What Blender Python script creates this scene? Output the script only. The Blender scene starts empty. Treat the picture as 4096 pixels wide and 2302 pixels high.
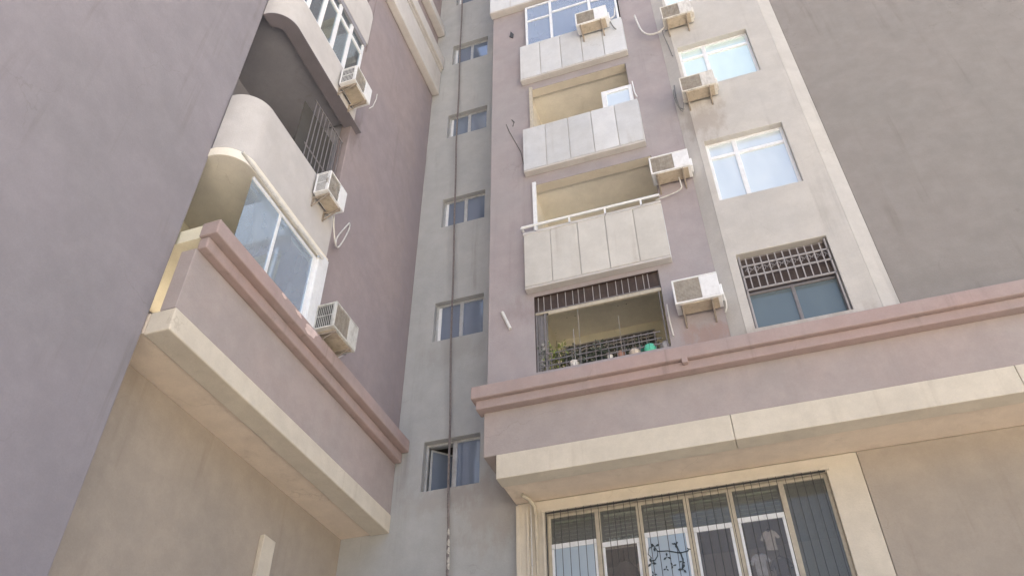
import bpy, bmesh, math, random
from mathutils import Vector, Matrix
random.seed(7)
S = bpy.context.scene
COL = S.collection

# ------------------------------------------------------------------ camera
# World frame: camera stands at the origin (eye height), ground at z=-1.6, X along the main facade, Y into it.
PITCH, ROLL, YAW = math.radians(41.078), math.radians(-0.536), math.radians(18.110)
fw = Vector((-math.sin(YAW)*math.cos(PITCH), math.cos(YAW)*math.cos(PITCH), math.sin(PITCH)))
rt = Vector((math.cos(YAW), math.sin(YAW), 0)); up = rt.cross(fw)
rt2 = math.cos(ROLL)*rt + math.sin(ROLL)*up; up2 = -math.sin(ROLL)*rt + math.cos(ROLL)*up
cam_d = bpy.data.cameras.new('camera'); cam = bpy.data.objects.new('camera', cam_d); COL.objects.link(cam)
M3 = Matrix((rt2, up2, -fw)).transposed()
cam.matrix_world = M3.to_4x4()
cam_d.sensor_width = 36; cam_d.lens = 27.55; cam_d.clip_start = 0.05; cam_d.clip_end = 2000
S.camera = cam

# ------------------------------------------------------------------ sky, sun, exposure
SUN_EL, SUN_AZ = math.radians(66), math.radians(-14)      # azimuth from +Y towards +X: the sun is behind the block
w = bpy.data.worlds.new('World'); S.world = w; w.use_nodes = True
nt = w.node_tree; nt.nodes.clear()
sky = nt.nodes.new('ShaderNodeTexSky'); sky.sky_type = 'NISHITA'; sky.sun_disc = False
sky.sun_elevation = SUN_EL; sky.sun_rotation = SUN_AZ; sky.air_density = 1.0; sky.dust_density = 7.0; sky.ozone_density = 1.0
bg = nt.nodes.new('ShaderNodeBackground'); bg.inputs[1].default_value = 0.15
wo = nt.nodes.new('ShaderNodeOutputWorld')
nt.links.new(sky.outputs[0], bg.inputs[0]); nt.links.new(bg.outputs[0], wo.inputs[0])
sd = bpy.data.lights.new('sun', 'SUN'); sd.energy = 5.0; sd.angle = math.radians(0.55); sd.color = (1, .95, .87)
so = bpy.data.objects.new('sun', sd); COL.objects.link(so)
sdir = Vector((math.sin(SUN_AZ)*math.cos(SUN_EL), math.cos(SUN_AZ)*math.cos(SUN_EL), math.sin(SUN_EL)))
so.rotation_euler = sdir.to_track_quat('Z', 'Y').to_euler()
S.view_settings.view_transform = 'Standard'; S.view_settings.look = 'None'
S.view_settings.exposure = 1.72; S.view_settings.use_white_balance = True; S.view_settings.white_balance_temperature = 6700; S.view_settings.white_balance_tint = 8; S.view_settings.gamma = 1; S.view_settings.use_curve_mapping = False

# ------------------------------------------------------------------ materials
def mat(name):
    m = bpy.data.materials.new(name); m.use_nodes = True
    nt = m.node_tree; nt.nodes.clear()
    o = nt.nodes.new('ShaderNodeOutputMaterial')
    return m, nt, o
def N(nt, t, **k):
    n = nt.nodes.new(t)
    for a, b in k.items(): setattr(n, a, b)
    return n
def noise(nt, vec, scale, detail=4, rough=.55, stretch=None):
    n = N(nt, 'ShaderNodeTexNoise'); n.inputs['Scale'].default_value = scale
    n.inputs['Detail'].default_value = detail; n.inputs['Roughness'].default_value = rough
    if stretch:
        mp = N(nt, 'ShaderNodeMapping'); mp.inputs['Scale'].default_value = stretch
        nt.links.new(vec, mp.inputs['Vector']); vec = mp.outputs[0]
    nt.links.new(vec, n.inputs['Vector']); return n.outputs['Fac']
def ramp(nt, fac, a, b, lo=0., hi=1.):
    r = N(nt, 'ShaderNodeMapRange'); r.inputs[1].default_value = a; r.inputs[2].default_value = b
    r.inputs[3].default_value = lo; r.inputs[4].default_value = hi; r.interpolation_type = 'SMOOTHSTEP'
    nt.links.new(fac, r.inputs[0]); return r.outputs[0]
def mix(nt, fac, a, b, mode='MIX'):
    m = N(nt, 'ShaderNodeMixRGB', blend_type=mode)
    for s, v in ((0, fac), (1, a), (2, b)):
        if isinstance(v, (tuple, list)): m.inputs[s].default_value = (*v[:3], 1)
        elif isinstance(v, (int, float)): m.inputs[s].default_value = v
        else: nt.links.new(v, m.inputs[s])
    return m.outputs[0]
def math_(nt, op, a, b):
    m = N(nt, 'ShaderNodeMath', operation=op)
    for s, v in ((0, a), (1, b)):
        if isinstance(v, (int, float)): m.inputs[s].default_value = v
        else: nt.links.new(v, m.inputs[s])
    return m.outputs[0]

def plaster(name, c1, c2, streak=.25, dirt=(.16, .14, .13), bump=.25, rough=.88, stains=(), varobj=0, seed=0.):
    """rendered wall paint: two blended tones, rain streaks, grime patches, fine grain; stains: (x,y,z,rx,ry,rz,colour,strength)"""
    m, nt, o = mat(name)
    P = N(nt, 'ShaderNodeNewGeometry').outputs['Position']
    ad = N(nt, 'ShaderNodeVectorMath', operation='ADD'); nt.links.new(P, ad.inputs[0]); ad.inputs[1].default_value = (seed, seed*1.7, seed*.6)
    V = ad.outputs[0]
    big = ramp(nt, noise(nt, V, .55, 5, .6), .35, .65)
    col = mix(nt, big, c1, c2)
    mid = ramp(nt, noise(nt, V, 3.1, 6, .65), .3, .75, .93, 1.05)
    col = mix(nt, 1., col, N_rgb(nt, mid), 'MULTIPLY')
    st = ramp(nt, noise(nt, V, 1., 5, .6, (5.5, 5.5, .28)), .52, .78)
    st2 = ramp(nt, noise(nt, V, .8, 3, .5), .4, .65)
    f = math_(nt, 'MULTIPLY', math_(nt, 'MULTIPLY', st, st2), streak)
    col = mix(nt, f, col, dirt)
    nv = N(nt, 'ShaderNodeTexNoise'); nv.inputs['Scale'].default_value = 2.2; nv.inputs['Detail'].default_value = 4; nt.links.new(V, nv.inputs['Vector'])
    va = N(nt, 'ShaderNodeVectorMath', operation='MULTIPLY_ADD'); nt.links.new(nv.outputs['Color'], va.inputs[0]); va.inputs[1].default_value = (.7, .7, .7); nt.links.new(V, va.inputs[2])
    vo = N(nt, 'ShaderNodeTexVoronoi', feature='DISTANCE_TO_EDGE'); vo.inputs['Scale'].default_value = .42; nt.links.new(va.outputs[0], vo.inputs['Vector'])
    ck = math_(nt, 'MULTIPLY', ramp(nt, vo.outputs['Distance'], .0, .0035, .22, 0.), ramp(nt, noise(nt, V, .6, 2), .5, .6))
    col = mix(nt, ck, col, dirt)
    gr = ramp(nt, noise(nt, V, 55, 3, .7), .25, .75, .965, 1.03)
    col = mix(nt, 1., col, N_rgb(nt, gr), 'MULTIPLY')
    for (x, y, z, rx, ry, rz, sc, ss) in stains:
        sb = N(nt, 'ShaderNodeVectorMath', operation='SUBTRACT'); nt.links.new(P, sb.inputs[0]); sb.inputs[1].default_value = (x, y, z)
        dv = N(nt, 'ShaderNodeVectorMath', operation='DIVIDE'); nt.links.new(sb.outputs[0], dv.inputs[0]); dv.inputs[1].default_value = (rx, ry, rz)
        ln = N(nt, 'ShaderNodeVectorMath', operation='LENGTH'); nt.links.new(dv.outputs[0], ln.inputs[0])
        wob = ramp(nt, noise(nt, V, 4., 5, .65, (1.6, 1.6, .7)), .3, .7, .35, -.35)
        d = ramp(nt, math_(nt, 'ADD', ln.outputs['Value'], wob), .25, 1.05, ss, 0.)
        col = mix(nt, d, col, sc)
    if varobj:
        oi = N(nt, 'ShaderNodeObjectInfo')
        vv = ramp(nt, oi.outputs['Random'], 0, 1, 1-varobj, 1+varobj*.4); col = mix(nt, 1., col, N_rgb(nt, vv), 'MULTIPLY')
    b = N(nt, 'ShaderNodeBsdfPrincipled'); nt.links.new(col, b.inputs['Base Color']); b.inputs['Roughness'].default_value = rough
    b.inputs['Specular IOR Level'].default_value = .25
    bp = N(nt, 'ShaderNodeBump'); bp.inputs['Strength'].default_value = bump; bp.inputs['Distance'].default_value = .012
    hh = math_(nt, 'ADD', noise(nt, V, 38, 4, .7), math_(nt, 'MULTIPLY', noise(nt, V, 2.3, 3, .5), 2.2))
    nt.links.new(hh, bp.inputs['Height']); nt.links.new(bp.outputs[0], b.inputs['Normal'])
    nt.links.new(b.outputs[0], o.inputs[0]); return m
def N_rgb(nt, v):
    c = N(nt, 'ShaderNodeCombineColor')
    for i in range(3): nt.links.new(v, c.inputs[i])
    return c.outputs[0]
def simple(name, c, rough=.5, metal=0., var=.12, scale=14, grime=.0):
    m, nt, o = mat(name)
    P = N(nt, 'ShaderNodeNewGeometry').outputs['Position']
    n = ramp(nt, noise(nt, P, scale, 5, .65), .3, .7, 1-var, 1+var*.4)
    col = mix(nt, 1., c, N_rgb(nt, n), 'MULTIPLY')
    if grime:
        g = ramp(nt, noise(nt, P, 5, 6, .7, (2, 2, .7)), .45, .72, 0, grime); col = mix(nt, g, col, (.17, .14, .11))
    b = N(nt, 'ShaderNodeBsdfPrincipled'); nt.links.new(col, b.inputs['Base Color'])
    b.inputs['Roughness'].default_value = rough; b.inputs['Metallic'].default_value = metal
    bp = N(nt, 'ShaderNodeBump'); bp.inputs['Strength'].default_value = .12; bp.inputs['Distance'].default_value = .004
    nt.links.new(noise(nt, P, 60, 3), bp.inputs['Height']); nt.links.new(bp.outputs[0], b.inputs['Normal'])
    nt.links.new(b.outputs[0], o.inputs[0]); return m
def glass(name, through, refl, amount, dirt_glare=.06, wave=.02, tint=(.5, .5, .48), fm_=1.3):
    m, nt, o = mat(name)
    P = N(nt, 'ShaderNodeNewGeometry').outputs['Position']
    tr = N(nt, 'ShaderNodeBsdfTransparent'); tr.inputs[0].default_value = (*through, 1)
    gl = N(nt, 'ShaderNodeBsdfGlossy'); gl.inputs[0].default_value = (*refl, 1); gl.inputs['Roughness'].default_value = .03
    bp = N(nt, 'ShaderNodeBump'); bp.inputs['Strength'].default_value = wave; bp.inputs['Distance'].default_value = .05
    nt.links.new(noise(nt, P, .7, 1), bp.inputs['Height']); nt.links.new(bp.outputs[0], gl.inputs['Normal'])
    fr = N(nt, 'ShaderNodeFresnel'); fr.inputs[0].default_value = 1.5
    f = math_(nt, 'ADD', math_(nt, 'MULTIPLY', fr.outputs[0], fm_), amount)
    cl = N(nt, 'ShaderNodeClamp'); nt.links.new(f, cl.inputs[0])
    ms = N(nt, 'ShaderNodeMixShader'); nt.links.new(cl.outputs[0], ms.inputs[0]); nt.links.new(tr.outputs[0], ms.inputs[1]); nt.links.new(gl.outputs[0], ms.inputs[2])
    df = N(nt, 'ShaderNodeBsdfDiffuse'); df.inputs[0].default_value = (*tint, 1)  # diffuse layer: dirt, and on some panes pale sky reflection painted in
    dn = ramp(nt, noise(nt, P, 1.1, 3, .5, (1.5, 1.5, .6)), .25, .8, dirt_glare*.9, dirt_glare*1.12)
    m2 = N(nt, 'ShaderNodeMixShader'); nt.links.new(dn, m2.inputs[0]); nt.links.new(ms.outputs[0], m2.inputs[1]); nt.links.new(df.outputs[0], m2.inputs[2])
    nt.links.new(m2.outputs[0], o.inputs[0]); return m

RUST = (.30, .15, .10)
STF = [(-.08, 9.27, 6.78, .42, .6, .36, (.34, .20, .15), .45), (-2.2, 9.27, 8.0, 1.6, .5, .35, (.25, .2, .2), .35),
       (-3.3, 9.27, 12, .35, .5, 4.5, (.36, .34, .35), .3)]
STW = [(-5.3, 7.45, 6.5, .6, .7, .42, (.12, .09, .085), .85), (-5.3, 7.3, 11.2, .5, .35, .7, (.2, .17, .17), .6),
       (-5.3, 9.9, 11, .4, .5, 7, (.28, .25, .28), .45)]
STS = [(-3.7, 10.14, 5.2, .8, .4, .8, (.30, .26, .24), .4), (-4.4, 10.14, 8.2, .8, .4, .5, (.3, .29, .28), .35),
       (-4.4, 10.14, 5.4, .9, .4, .35, (.30, .27, .25), .35), (-3.8, 10.14, 15, .5, .4, 5, (.33, .36, .38), .35)]
STB = [(.6, 9.1, 11.3, .5, .5, .7, (.3, .24, .2), .45), (1.2, 9.1, 6.5, 1.2, .5, .3, (.3, .25, .22), .5)]
MAUVE  = plaster('mauve_render', (.38, .337, .35), (.36, .335, .35), .3, stains=STF)
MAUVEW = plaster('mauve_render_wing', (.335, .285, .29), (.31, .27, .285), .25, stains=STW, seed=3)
TAUPE  = plaster('taupe_render', (.28, .26, .25), (.265, .25, .24), .55, seed=8)
PLAIN  = plaster('grey_mauve_render', (.29, .27, .295), (.27, .255, .275), .55, seed=9)
GREY   = plaster('grey_render', (.43, .435, .44), (.395, .405, .415), .42, stains=STS, seed=5)
BEIGE  = plaster('beige_render', (.54, .52, .495), (.51, .495, .48), .28, stains=STB, seed=7)
BASE   = plaster('pinkish_render', (.42, .355, .34), (.40, .355, .345), .22, seed=11)
TRIM   = plaster('dusty_pink_trim', (.42, .32, .305), (.39, .32, .31), .6, seed=13)
CREAM  = plaster('cream_paint', (.67, .615, .52), (.64, .585, .50), .26, dirt=(.3, .24, .17), seed=15)
CREAMD = plaster('cream_loggia_paint', (.84, .80, .71), (.82, .77, .68), .2, dirt=(.35, .28, .2), seed=17)
OLIVE  = plaster('faded_loggia_paint', (.76, .72, .57), (.72, .67, .54), .3, dirt=(.2, .17, .12), seed=18)
TAN    = plaster('tan_soffit_paint', (.78, .675, .565), (.75, .65, .55), .22, dirt=(.24, .18, .12), seed=19)
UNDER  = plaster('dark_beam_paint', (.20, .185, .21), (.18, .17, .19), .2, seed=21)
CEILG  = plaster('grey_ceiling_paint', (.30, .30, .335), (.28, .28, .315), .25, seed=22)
PALEW  = plaster('pale_parapet_render', (.57, .55, .54), (.53, .51, .50), .25, seed=23, dirt=(.3, .27, .24))
PANEL  = plaster('white_panel_paint', (.63, .65, .685), (.60, .61, .625), .42, dirt=(.33, .31, .28), varobj=.10, bump=.1, rough=.7, seed=25)
PANELB = plaster('weathered_panel_paint', (.62, .605, .575), (.575, .56, .53), .65, dirt=(.33, .29, .25), varobj=.12, bump=.1, rough=.7, seed=37)
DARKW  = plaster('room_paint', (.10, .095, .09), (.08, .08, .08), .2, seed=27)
MIDW   = plaster('dim_room_paint', (.50, .46, .42), (.46, .42, .39), .2, seed=28)
BROWN  = simple('dark_brown', (.06, .042, .038), .7, grime=.3)
PAVE   = plaster('concrete_paving', (.52, .47, .40), (.48, .44, .38), .2, seed=31)
ROOF   = plaster('roof_felt', (.2, .2, .2), (.16, .16, .16), .1, seed=33)
UPVC   = simple('white_window_plastic', (.80, .82, .85), .35, var=.05, grime=.12)
ALU    = simple('dull_aluminium', (.52, .53, .54), .45, .3, var=.15, grime=.35)
WARMF  = simple('beige_frame_metal', (.52, .47, .38), .5, .0, var=.1, grime=.3)
ACW    = simple('ac_white_paint', (.80, .81, .83), .4, var=.06, grime=.15)
ACD    = simple('ac_grille_grey', (.40, .375, .345), .6, var=.2, grime=.3)
ACK    = simple('ac_dark_inside', (.045, .043, .04), .7)
ACP    = simple('ac_dusty_pan', (.50, .43, .34), .65, grime=.45)
TAND   = plaster('taupe_ground_wall_paint', (.42, .365, .31), (.38, .335, .29), .35, dirt=(.2, .15, .11), seed=20)
BRK    = simple('bracket_steel', (.38, .33, .28), .6, .2, grime=.6)
BLK    = simple('black_bar_paint', (.035, .035, .035), .5, grime=.2)
GREYM  = simple('grey_bar_paint', (.20, .19, .20), .5, grime=.4)
PALEM  = simple('pale_bar_paint', (.38, .36, .36), .5, grime=.4)
ROPE   = simple('dusty_cable_sheath', (.20, .175, .175), .8, var=.3, scale=30)
ROPEL  = simple('pale_cable_tape', (.5, .48, .45), .7, var=.4, scale=40)
HOSE   = simple('white_hose', (.70, .69, .67), .5, grime=.3)
HOSEG  = simple('grey_hose', (.22, .22, .22), .6, grime=.3)
FLAKE  = simple('bare_pink_plaster', (.72, .58, .55), .9)
G_SKY  = glass('cyan_coated_glass', (.35, .50, .52), (.78, .98, 1.0), .62, .55, tint=(.84, .98, .96))  # strong diffuse tint paints the pale cyan sky reflection
G_SKY2 = glass('pale_blue_glass', (.45, .52, .56), (.80, .92, 1.0), .50, .55, tint=(.84, .92, .96))  # pale sky reflection painted in through the diffuse tint
G_STAIR= glass('smoky_blue_glass', (.30, .36, .42), (.66, .78, .95), .25, .42, tint=(.34, .41, .54))
G_GRND = glass('clear_window_glass', (.80, .84, .84), (.9, .93, .96), .02, .14, fm_=.4)
G_REFL = glass('pale_blue_reflection_glass', (.6, .7, .8), (.85, .93, 1.), .10, .62, tint=(.60, .72, .84))  # pale sky reflection of the lower panes put into their colour
G_DUSK = glass('dusty_window_glass', (.82, .80, .78), (.85, .88, .92), .02, .11, tint=(.55, .53, .52), fm_=.3)
G_BALC = glass('pale_balcony_glass', (.85, .88, .9), (.85, .93, 1.), .08, .28, tint=(.60, .68, .85))
G_WING = glass('wing_window_glass', (.55, .62, .66), (.8, .92, 1.), .14, .12)
G_WINGB= glass('sliding_glass', (.62, .68, .74), (.70, .85, 1.), .45, .26, tint=(.60, .70, .82))  # bluish sky reflection partly tinted into the glass colour
G_TEAL = glass('teal_film_glass', (.16, .22, .26), (.60, .72, .80), .10, .50, tint=(.24, .30, .33))
BLUEC  = simple('pale_blue_curtain', (.50, .62, .72), .9, var=.15, scale=3)
BLUES  = simple('blue_laundry_cloth', (.20, .28, .58), .9, var=.35, scale=9)
WHITES = simple('white_laundry_cloth', (.66, .70, .78), .9, var=.2, scale=9)
SLAT   = simple('olive_blind_slat', (.40, .40, .30), .6, var=.2)
SLATL  = simple('pale_blind_slat', (.70, .66, .55), .6, var=.15)
PELM   = simple('white_pelmet', (.72, .73, .72), .6, var=.1)
DARKC  = simple('dark_grey_cloth', (.10, .095, .10), .9, var=.3, scale=6)
LEAFD  = simple('dark_leaf', (.085, .105, .08), .6, var=.5, scale=20)
LEAFY  = simple('yellow_green_leaf', (.26, .32, .09), .55, var=.4, scale=20)
PETAL  = simple('pale_petal', (.5, .5, .48), .7)
TWIG   = simple('grey_twig', (.13, .12, .10), .8)
INK    = simple('dark_decal_ink', (.035, .055, .07), .6, var=.3)
POTW   = simple('white_pot_glaze', (.72, .70, .68), .4, grime=.2)
TROUGH = simple('dark_trough', (.03, .045, .04), .6)
TERRA  = simple('terracotta', (.36, .20, .15), .85, grime=.3)
MINT   = simple('mint_green_cloth', (.12, .60, .42), .55, var=.25, scale=12)
SAND   = simple('cream_bundle_cloth', (.60, .52, .44), .8, var=.2, scale=12)
BAG    = simple('grey_plastic_bag', (.35, .33, .33), .5, var=.3)
GREENB = simple('green_bottle', (.02, .16, .11), .35)

# ------------------------------------------------------------------ mesh helpers
class MB:
    def __init__(s): s.v, s.f, s.m = [], [], []
    def box(s, x0, y0, z0, x1, y1, z1, mi=0):
        x0, x1 = sorted((x0, x1)); y0, y1 = sorted((y0, y1)); z0, z1 = sorted((z0, z1))
        b = len(s.v); s.v += [(x, y, z) for z in (z0, z1) for y in (y0, y1) for x in (x0, x1)]
        for q in ((0,2,3,1),(4,5,7,6),(0,1,5,4),(2,6,7,3),(0,4,6,2),(1,3,7,5)):
            s.f.append(tuple(b+i for i in q)); s.m.append(mi)
        return s
    def poly(s, pts, mi=0):
        b = len(s.v); s.v += [tuple(p) for p in pts]; s.f.append(tuple(range(b, b+len(pts)))); s.m.append(mi); return s
    def prism(s, pts, off, mi=0):
        """pts: list of 3D points (a flat polygon), off: extrusion vector"""
        b = len(s.v); n = len(pts); o = Vector(off)
        s.v += [tuple(p) for p in pts] + [tuple(Vector(p)+o) for p in pts]
        s.f.append(tuple(range(b+n-1, b-1, -1))); s.m.append(mi); s.f.append(tuple(range(b+n, b+2*n))); s.m.append(mi)
        for i in range(n): j = (i+1) % n; s.f.append((b+i, b+j, b+n+j, b+n+i)); s.m.append(mi)
        return s
    def tube(s, pts, r, n=8, mi=0):
        pts = [Vector(p) for p in pts]; b0 = len(s.v)
        rr = r if isinstance(r, (list, tuple)) else [r]*len(pts)
        ref = None
        for i, p in enumerate(pts):
            d = (pts[min(i+1, len(pts)-1)] - pts[max(i-1, 0)]).normalized()
            if ref is None: ref = Vector((0, 0, 1)) if abs(d.z) < .9 else Vector((1, 0, 0))
            u = d.cross(ref).normalized(); v = d.cross(u).normalized(); ref = -u.cross(d) if False else ref
            for k in range(n):
                a = 2*math.pi*k/n; s.v.append(tuple(p + (u*math.cos(a) + v*math.sin(a))*rr[i]))
        for i in range(len(pts)-1):
            for k in range(n):
                a = b0+i*n+k; c = b0+i*n+(k+1) % n; s.f.append((a, c, c+n, a+n)); s.m.append(mi)
        s.f.append(tuple(range(b0+n-1, b0-1, -1))); s.m.append(mi)
        e = b0+(len(pts)-1)*n; s.f.append(tuple(range(e, e+n))); s.m.append(mi)
        return s
    def lathe(s, prof, c, n=20, wob=0., mi=0):
        b = len(s.v); cx, cy, cz = c
        for r, z in prof:
            for k in range(n):
                a = 2*math.pi*k/n; q = r*(1+wob*math.sin(3*a+z*30)+wob*.6*math.sin(7*a+1)); s.v.append((cx+q*math.cos(a), cy+q*math.sin(a), cz+z))
        for i in range(len(prof)-1):
            for k in range(n):
                a = b+i*n+k; d = b+i*n+(k+1) % n; s.f.append((a, d, d+n, a+n)); s.m.append(mi)
        s.f.append(tuple(range(b+n-1, b-1, -1))); s.m.append(mi)
        e = b+(len(prof)-1)*n; s.f.append(tuple(range(e, e+n))); s.m.append(mi)
        return s
    def build(s, name, mats, parent=None, bevel=0., smooth=False, seg=2):
        me = bpy.data.meshes.new(name); me.from_pydata(s.v, [], s.f)
        mats = mats if isinstance(mats, (list, tuple)) else [mats]
        for m in mats: me.materials.append(m)
        me.polygons.foreach_set('material_index', s.m)
        bm = bmesh.new(); bm.from_mesh(me)
        bmesh.ops.recalc_face_normals(bm, faces=bm.faces)
        if bevel:
            es = [e for e in bm.edges if len(e.link_faces) == 2 and e.calc_face_angle(0) > .6]
            bmesh.ops.bevel(bm, geom=es, offset=bevel, segments=seg, affect='EDGES', profile=.5, clamp_overlap=True)
        if smooth:
            for f in bm.faces: f.smooth = True
        bm.to_mesh(me); bm.free()
        if smooth:
            me.set_sharp_from_angle(angle=math.radians(40))
        o = bpy.data.objects.new(name, me); COL.objects.link(o)
        if parent: o.parent = parent
        return o
def tag(o, label=None, cat=None, group=None, kind=None):
    if label: o['label'] = label
    if cat: o['category'] = cat
    if group: o['group'] = group
    if kind: o['kind'] = kind
    return o
def thing(name, loc, label, cat, group=None, rz=0):
    o = bpy.data.objects.new(name, None); COL.objects.link(o); o.location = loc; o.rotation_euler.z = rz
    o.empty_display_size = .2
    return tag(o, label, cat, group)

def wall(mb, axis, p, t, u0, u1, z0, z1, holes=(), ri=1):
    """slab wall with real openings. axis 'y': face at y=p spanning x=u; axis 'x': face at x=p spanning y=u. t = signed thickness."""
    us = sorted({u0, u1, *[h[0] for h in holes], *[h[1] for h in holes]}); us = [u for u in us if u0 <= u <= u1]
    zs = sorted({z0, z1, *[h[2] for h in holes], *[h[3] for h in holes]}); zs = [z for z in zs if z0 <= z <= z1]
    P = (lambda u, d, z: (u, p+d, z)) if axis == 'y' else (lambda u, d, z: (p+d, u, z))
    def solid(i, j):
        if not (0 <= i < len(us)-1 and 0 <= j < len(zs)-1): return None
        cu, cz = (us[i]+us[i+1])/2, (zs[j]+zs[j+1])/2
        return not any(h[0] < cu < h[1] and h[2] < cz < h[3] for h in holes)
    for i in range(len(us)-1):
        for j in range(len(zs)-1):
            if not solid(i, j): continue
            a, b, c, d = us[i], us[i+1], zs[j], zs[j+1]
            mb.poly([P(a,0,c), P(b,0,c), P(b,0,d), P(a,0,d)]); mb.poly([P(a,t,c), P(a,t,d), P(b,t,d), P(b,t,c)])
            for (di, dj, e) in ((-1,0,((a,c),(a,d))), (1,0,((b,c),(b,d))), (0,-1,((a,c),(b,c))), (0,1,((a,d),(b,d)))):
                s = solid(i+di, j+dj)
                if s: continue
                (ua, za), (ub, zb) = e
                mb.poly([P(ua,0,za), P(ub,0,zb), P(ub,t,zb), P(ua,t,za)], ri if s is False else 0)
    return mb
def build_wall(mb, name, mats, parent):
    me = bpy.data.meshes.new(name); me.from_pydata(mb.v, [], mb.f)
    for m in mats: me.materials.append(m)
    me.polygons.foreach_set('material_index', mb.m)
    bm = bmesh.new(); bm.from_mesh(me); bmesh.ops.remove_doubles(bm, verts=bm.verts, dist=1e-5)
    bmesh.ops.recalc_face_normals(bm, faces=bm.faces)
    es = [e for e in bm.edges if len(e.link_faces) == 2 and e.calc_face_angle(0) > .6]
    bmesh.ops.bevel(bm, geom=es, offset=.012, segments=2, affect='EDGES', profile=.5, clamp_overlap=True)
    bm.to_mesh(me); bm.free()
    o = bpy.data.objects.new(name, me); COL.objects.link(o); o.parent = parent
    return o
def room(parent, x0, x1, y0, y1, z0, z1, m, open_='-y'):
    """five-sided lining of the room behind an opening, with walls 4 cm thick"""
    t = .04; mb = MB()
    if open_ == '-y':
        mb.box(x0-t, y1, z0-t, x1+t, y1+t, z1+t); mb.box(x0-t, y0, z0, x0, y1, z1); mb.box(x1, y0, z0, x1+t, y1, z1)
        mb.box(x0-t, y0, z0-t, x1+t, y1, z0); mb.box(x0-t, y0, z1, x1+t, y1, z1+t)
    else:
        mb.box(x0-t, y0-t, z0-t, x0, y1+t, z1+t); mb.box(x0, y0-t, z0, x1, y0, z1); mb.box(x0, y1, z0, x1, y1+t, z1)
        mb.box(x0, y0-t, z0-t, x1, y1+t, z0); mb.box(x0, y0-t, z1, x1, y1+t, z1+t)
    return mb.build('room_lining', m, parent)
class FR:
    """maps facade coordinates (u along the wall, d into it, z) to the world"""
    def __init__(s, axis, p): s.a, s.p = axis, p
    def box(s, mb, u0, u1, d0, d1, z0, z1, mi=0):
        if s.a == 'y': mb.box(u0, s.p+d0, z0, u1, s.p+d1, z1, mi)
        else: mb.box(s.p-d0, u0, z0, s.p-d1, u1, z1, mi)
def window(parent, axis, p, u0, u1, z0, z1, mull=(), trans=(), fm=None, gm=None, fw_=.05, mw=.05, d=.05, skip=(), gms=None, label=None):
    """window: outer frame and bars (own mesh), each pane a sub-part. trans: (ua, ub, z)"""
    F = FR(axis, p); mb = MB()
    F.box(mb, u0, u0+fw_, 0, d, z0, z1); F.box(mb, u1-fw_, u1, 0, d, z0, z1)
    F.box(mb, u0+fw_, u1-fw_, 0, d, z0, z0+fw_); F.box(mb, u0+fw_, u1-fw_, 0, d, z1-fw_, z1)
    for m_ in mull: F.box(mb, m_-mw/2, m_+mw/2, -.004, d+.004, z0+fw_, z1-fw_)
    for (a, b, z) in trans: F.box(mb, a, b, -.002, d-.004, z-mw*.45, z+mw*.45)
    o = mb.build('window', fm, parent, bevel=.006)
    if label: o['label'] = label
    xs = [u0+fw_] + sorted(mull) + [u1-fw_]
    for i in range(len(xs)-1):
        if i in skip: continue
        pm = MB(); a = xs[i] + (mw/2 if i else 0); b = xs[i+1] - (mw/2 if i < len(xs)-2 else 0)
        F.box(pm, a, b, d*.4, d*.4+.006, z0+fw_, z1-fw_)
        pm.build('pane', (gms[i] if gms else gm), o)
    return o

# ================================================================== ground
mb = MB(); mb.box(-120, -140, -1.9, 120, 120, -1.6)
tag(mb.build('ground', PAVE), kind='structure')

FY, SY, PY, BY = 9.27, 10.14, 9.13, 9.15      # main wall, stairwell wall, balcony fronts, beige bay front
TOP = 21.5
# ================================================================== main block
B = thing('apartment_building', (0, 9.3, -1.6), 'mauve apartment block with stacked white panelled balconies beside a grey strip of small windows', 'building')
def rel(o):   # parts are written in world coordinates
    return o
class Parent:  # building empties sit away from the origin: parts keep world coordinates through the inverse matrix
    pass
bpy.context.view_layer.update()
def fix(root):
    inv = Matrix.Translation(root.location).inverted()
    for ch in root.children: ch.matrix_parent_inverse = inv.copy()

# balcony openings in the main wall
L1 = (-2.66, -.645, 6.73, 8.20); L2 = (-2.62, -.42, 8.5, 10.87); L3 = (-2.61, -.58, 11.4, 13.84); L4 = (-2.62, -.50, 14.3, 16.98)
L5 = (-2.62, -.50, 17.4, 19.8)
T = .21
mb = MB(); wall(mb, 'y', FY, T, -3.44, .30, 6.22, TOP, [L1, L2, L3, L4, L5])
build_wall(mb, 'wall', [MAUVE, CREAM], B)
mb = MB(); wall(mb, 'y', FY, T, 2.42, 12, 6.22, TOP, [(8.5, 10, 9.3, 10.7)])
build_wall(mb, 'wall', [TAUPE, TAUPE], B)
window(B, 'y', FY+.12, 8.5, 10, 9.3, 10.7, (9.2,), (), UPVC, G_SKY2)
mb = MB(); mb.box(-3.44, FY+T, 6.22, -3.25, SY, TOP); mb.build('side_wall', MAUVE, B)
# loggias behind the openings
for (L, m, dp, zt) in ((L1, OLIVE, 1.25, 8.42), (L2, CREAMD, 1.3, 10.93), (L3, CREAMD, 1.3, 13.9), (L4, MIDW, 1.2, 17.0), (L5, CREAMD, 1.3, 19.85)):
    room(B, L[0]-.02, L[1]+.02, FY+T, FY+T+dp, L[2]-.1, zt, m)
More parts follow.
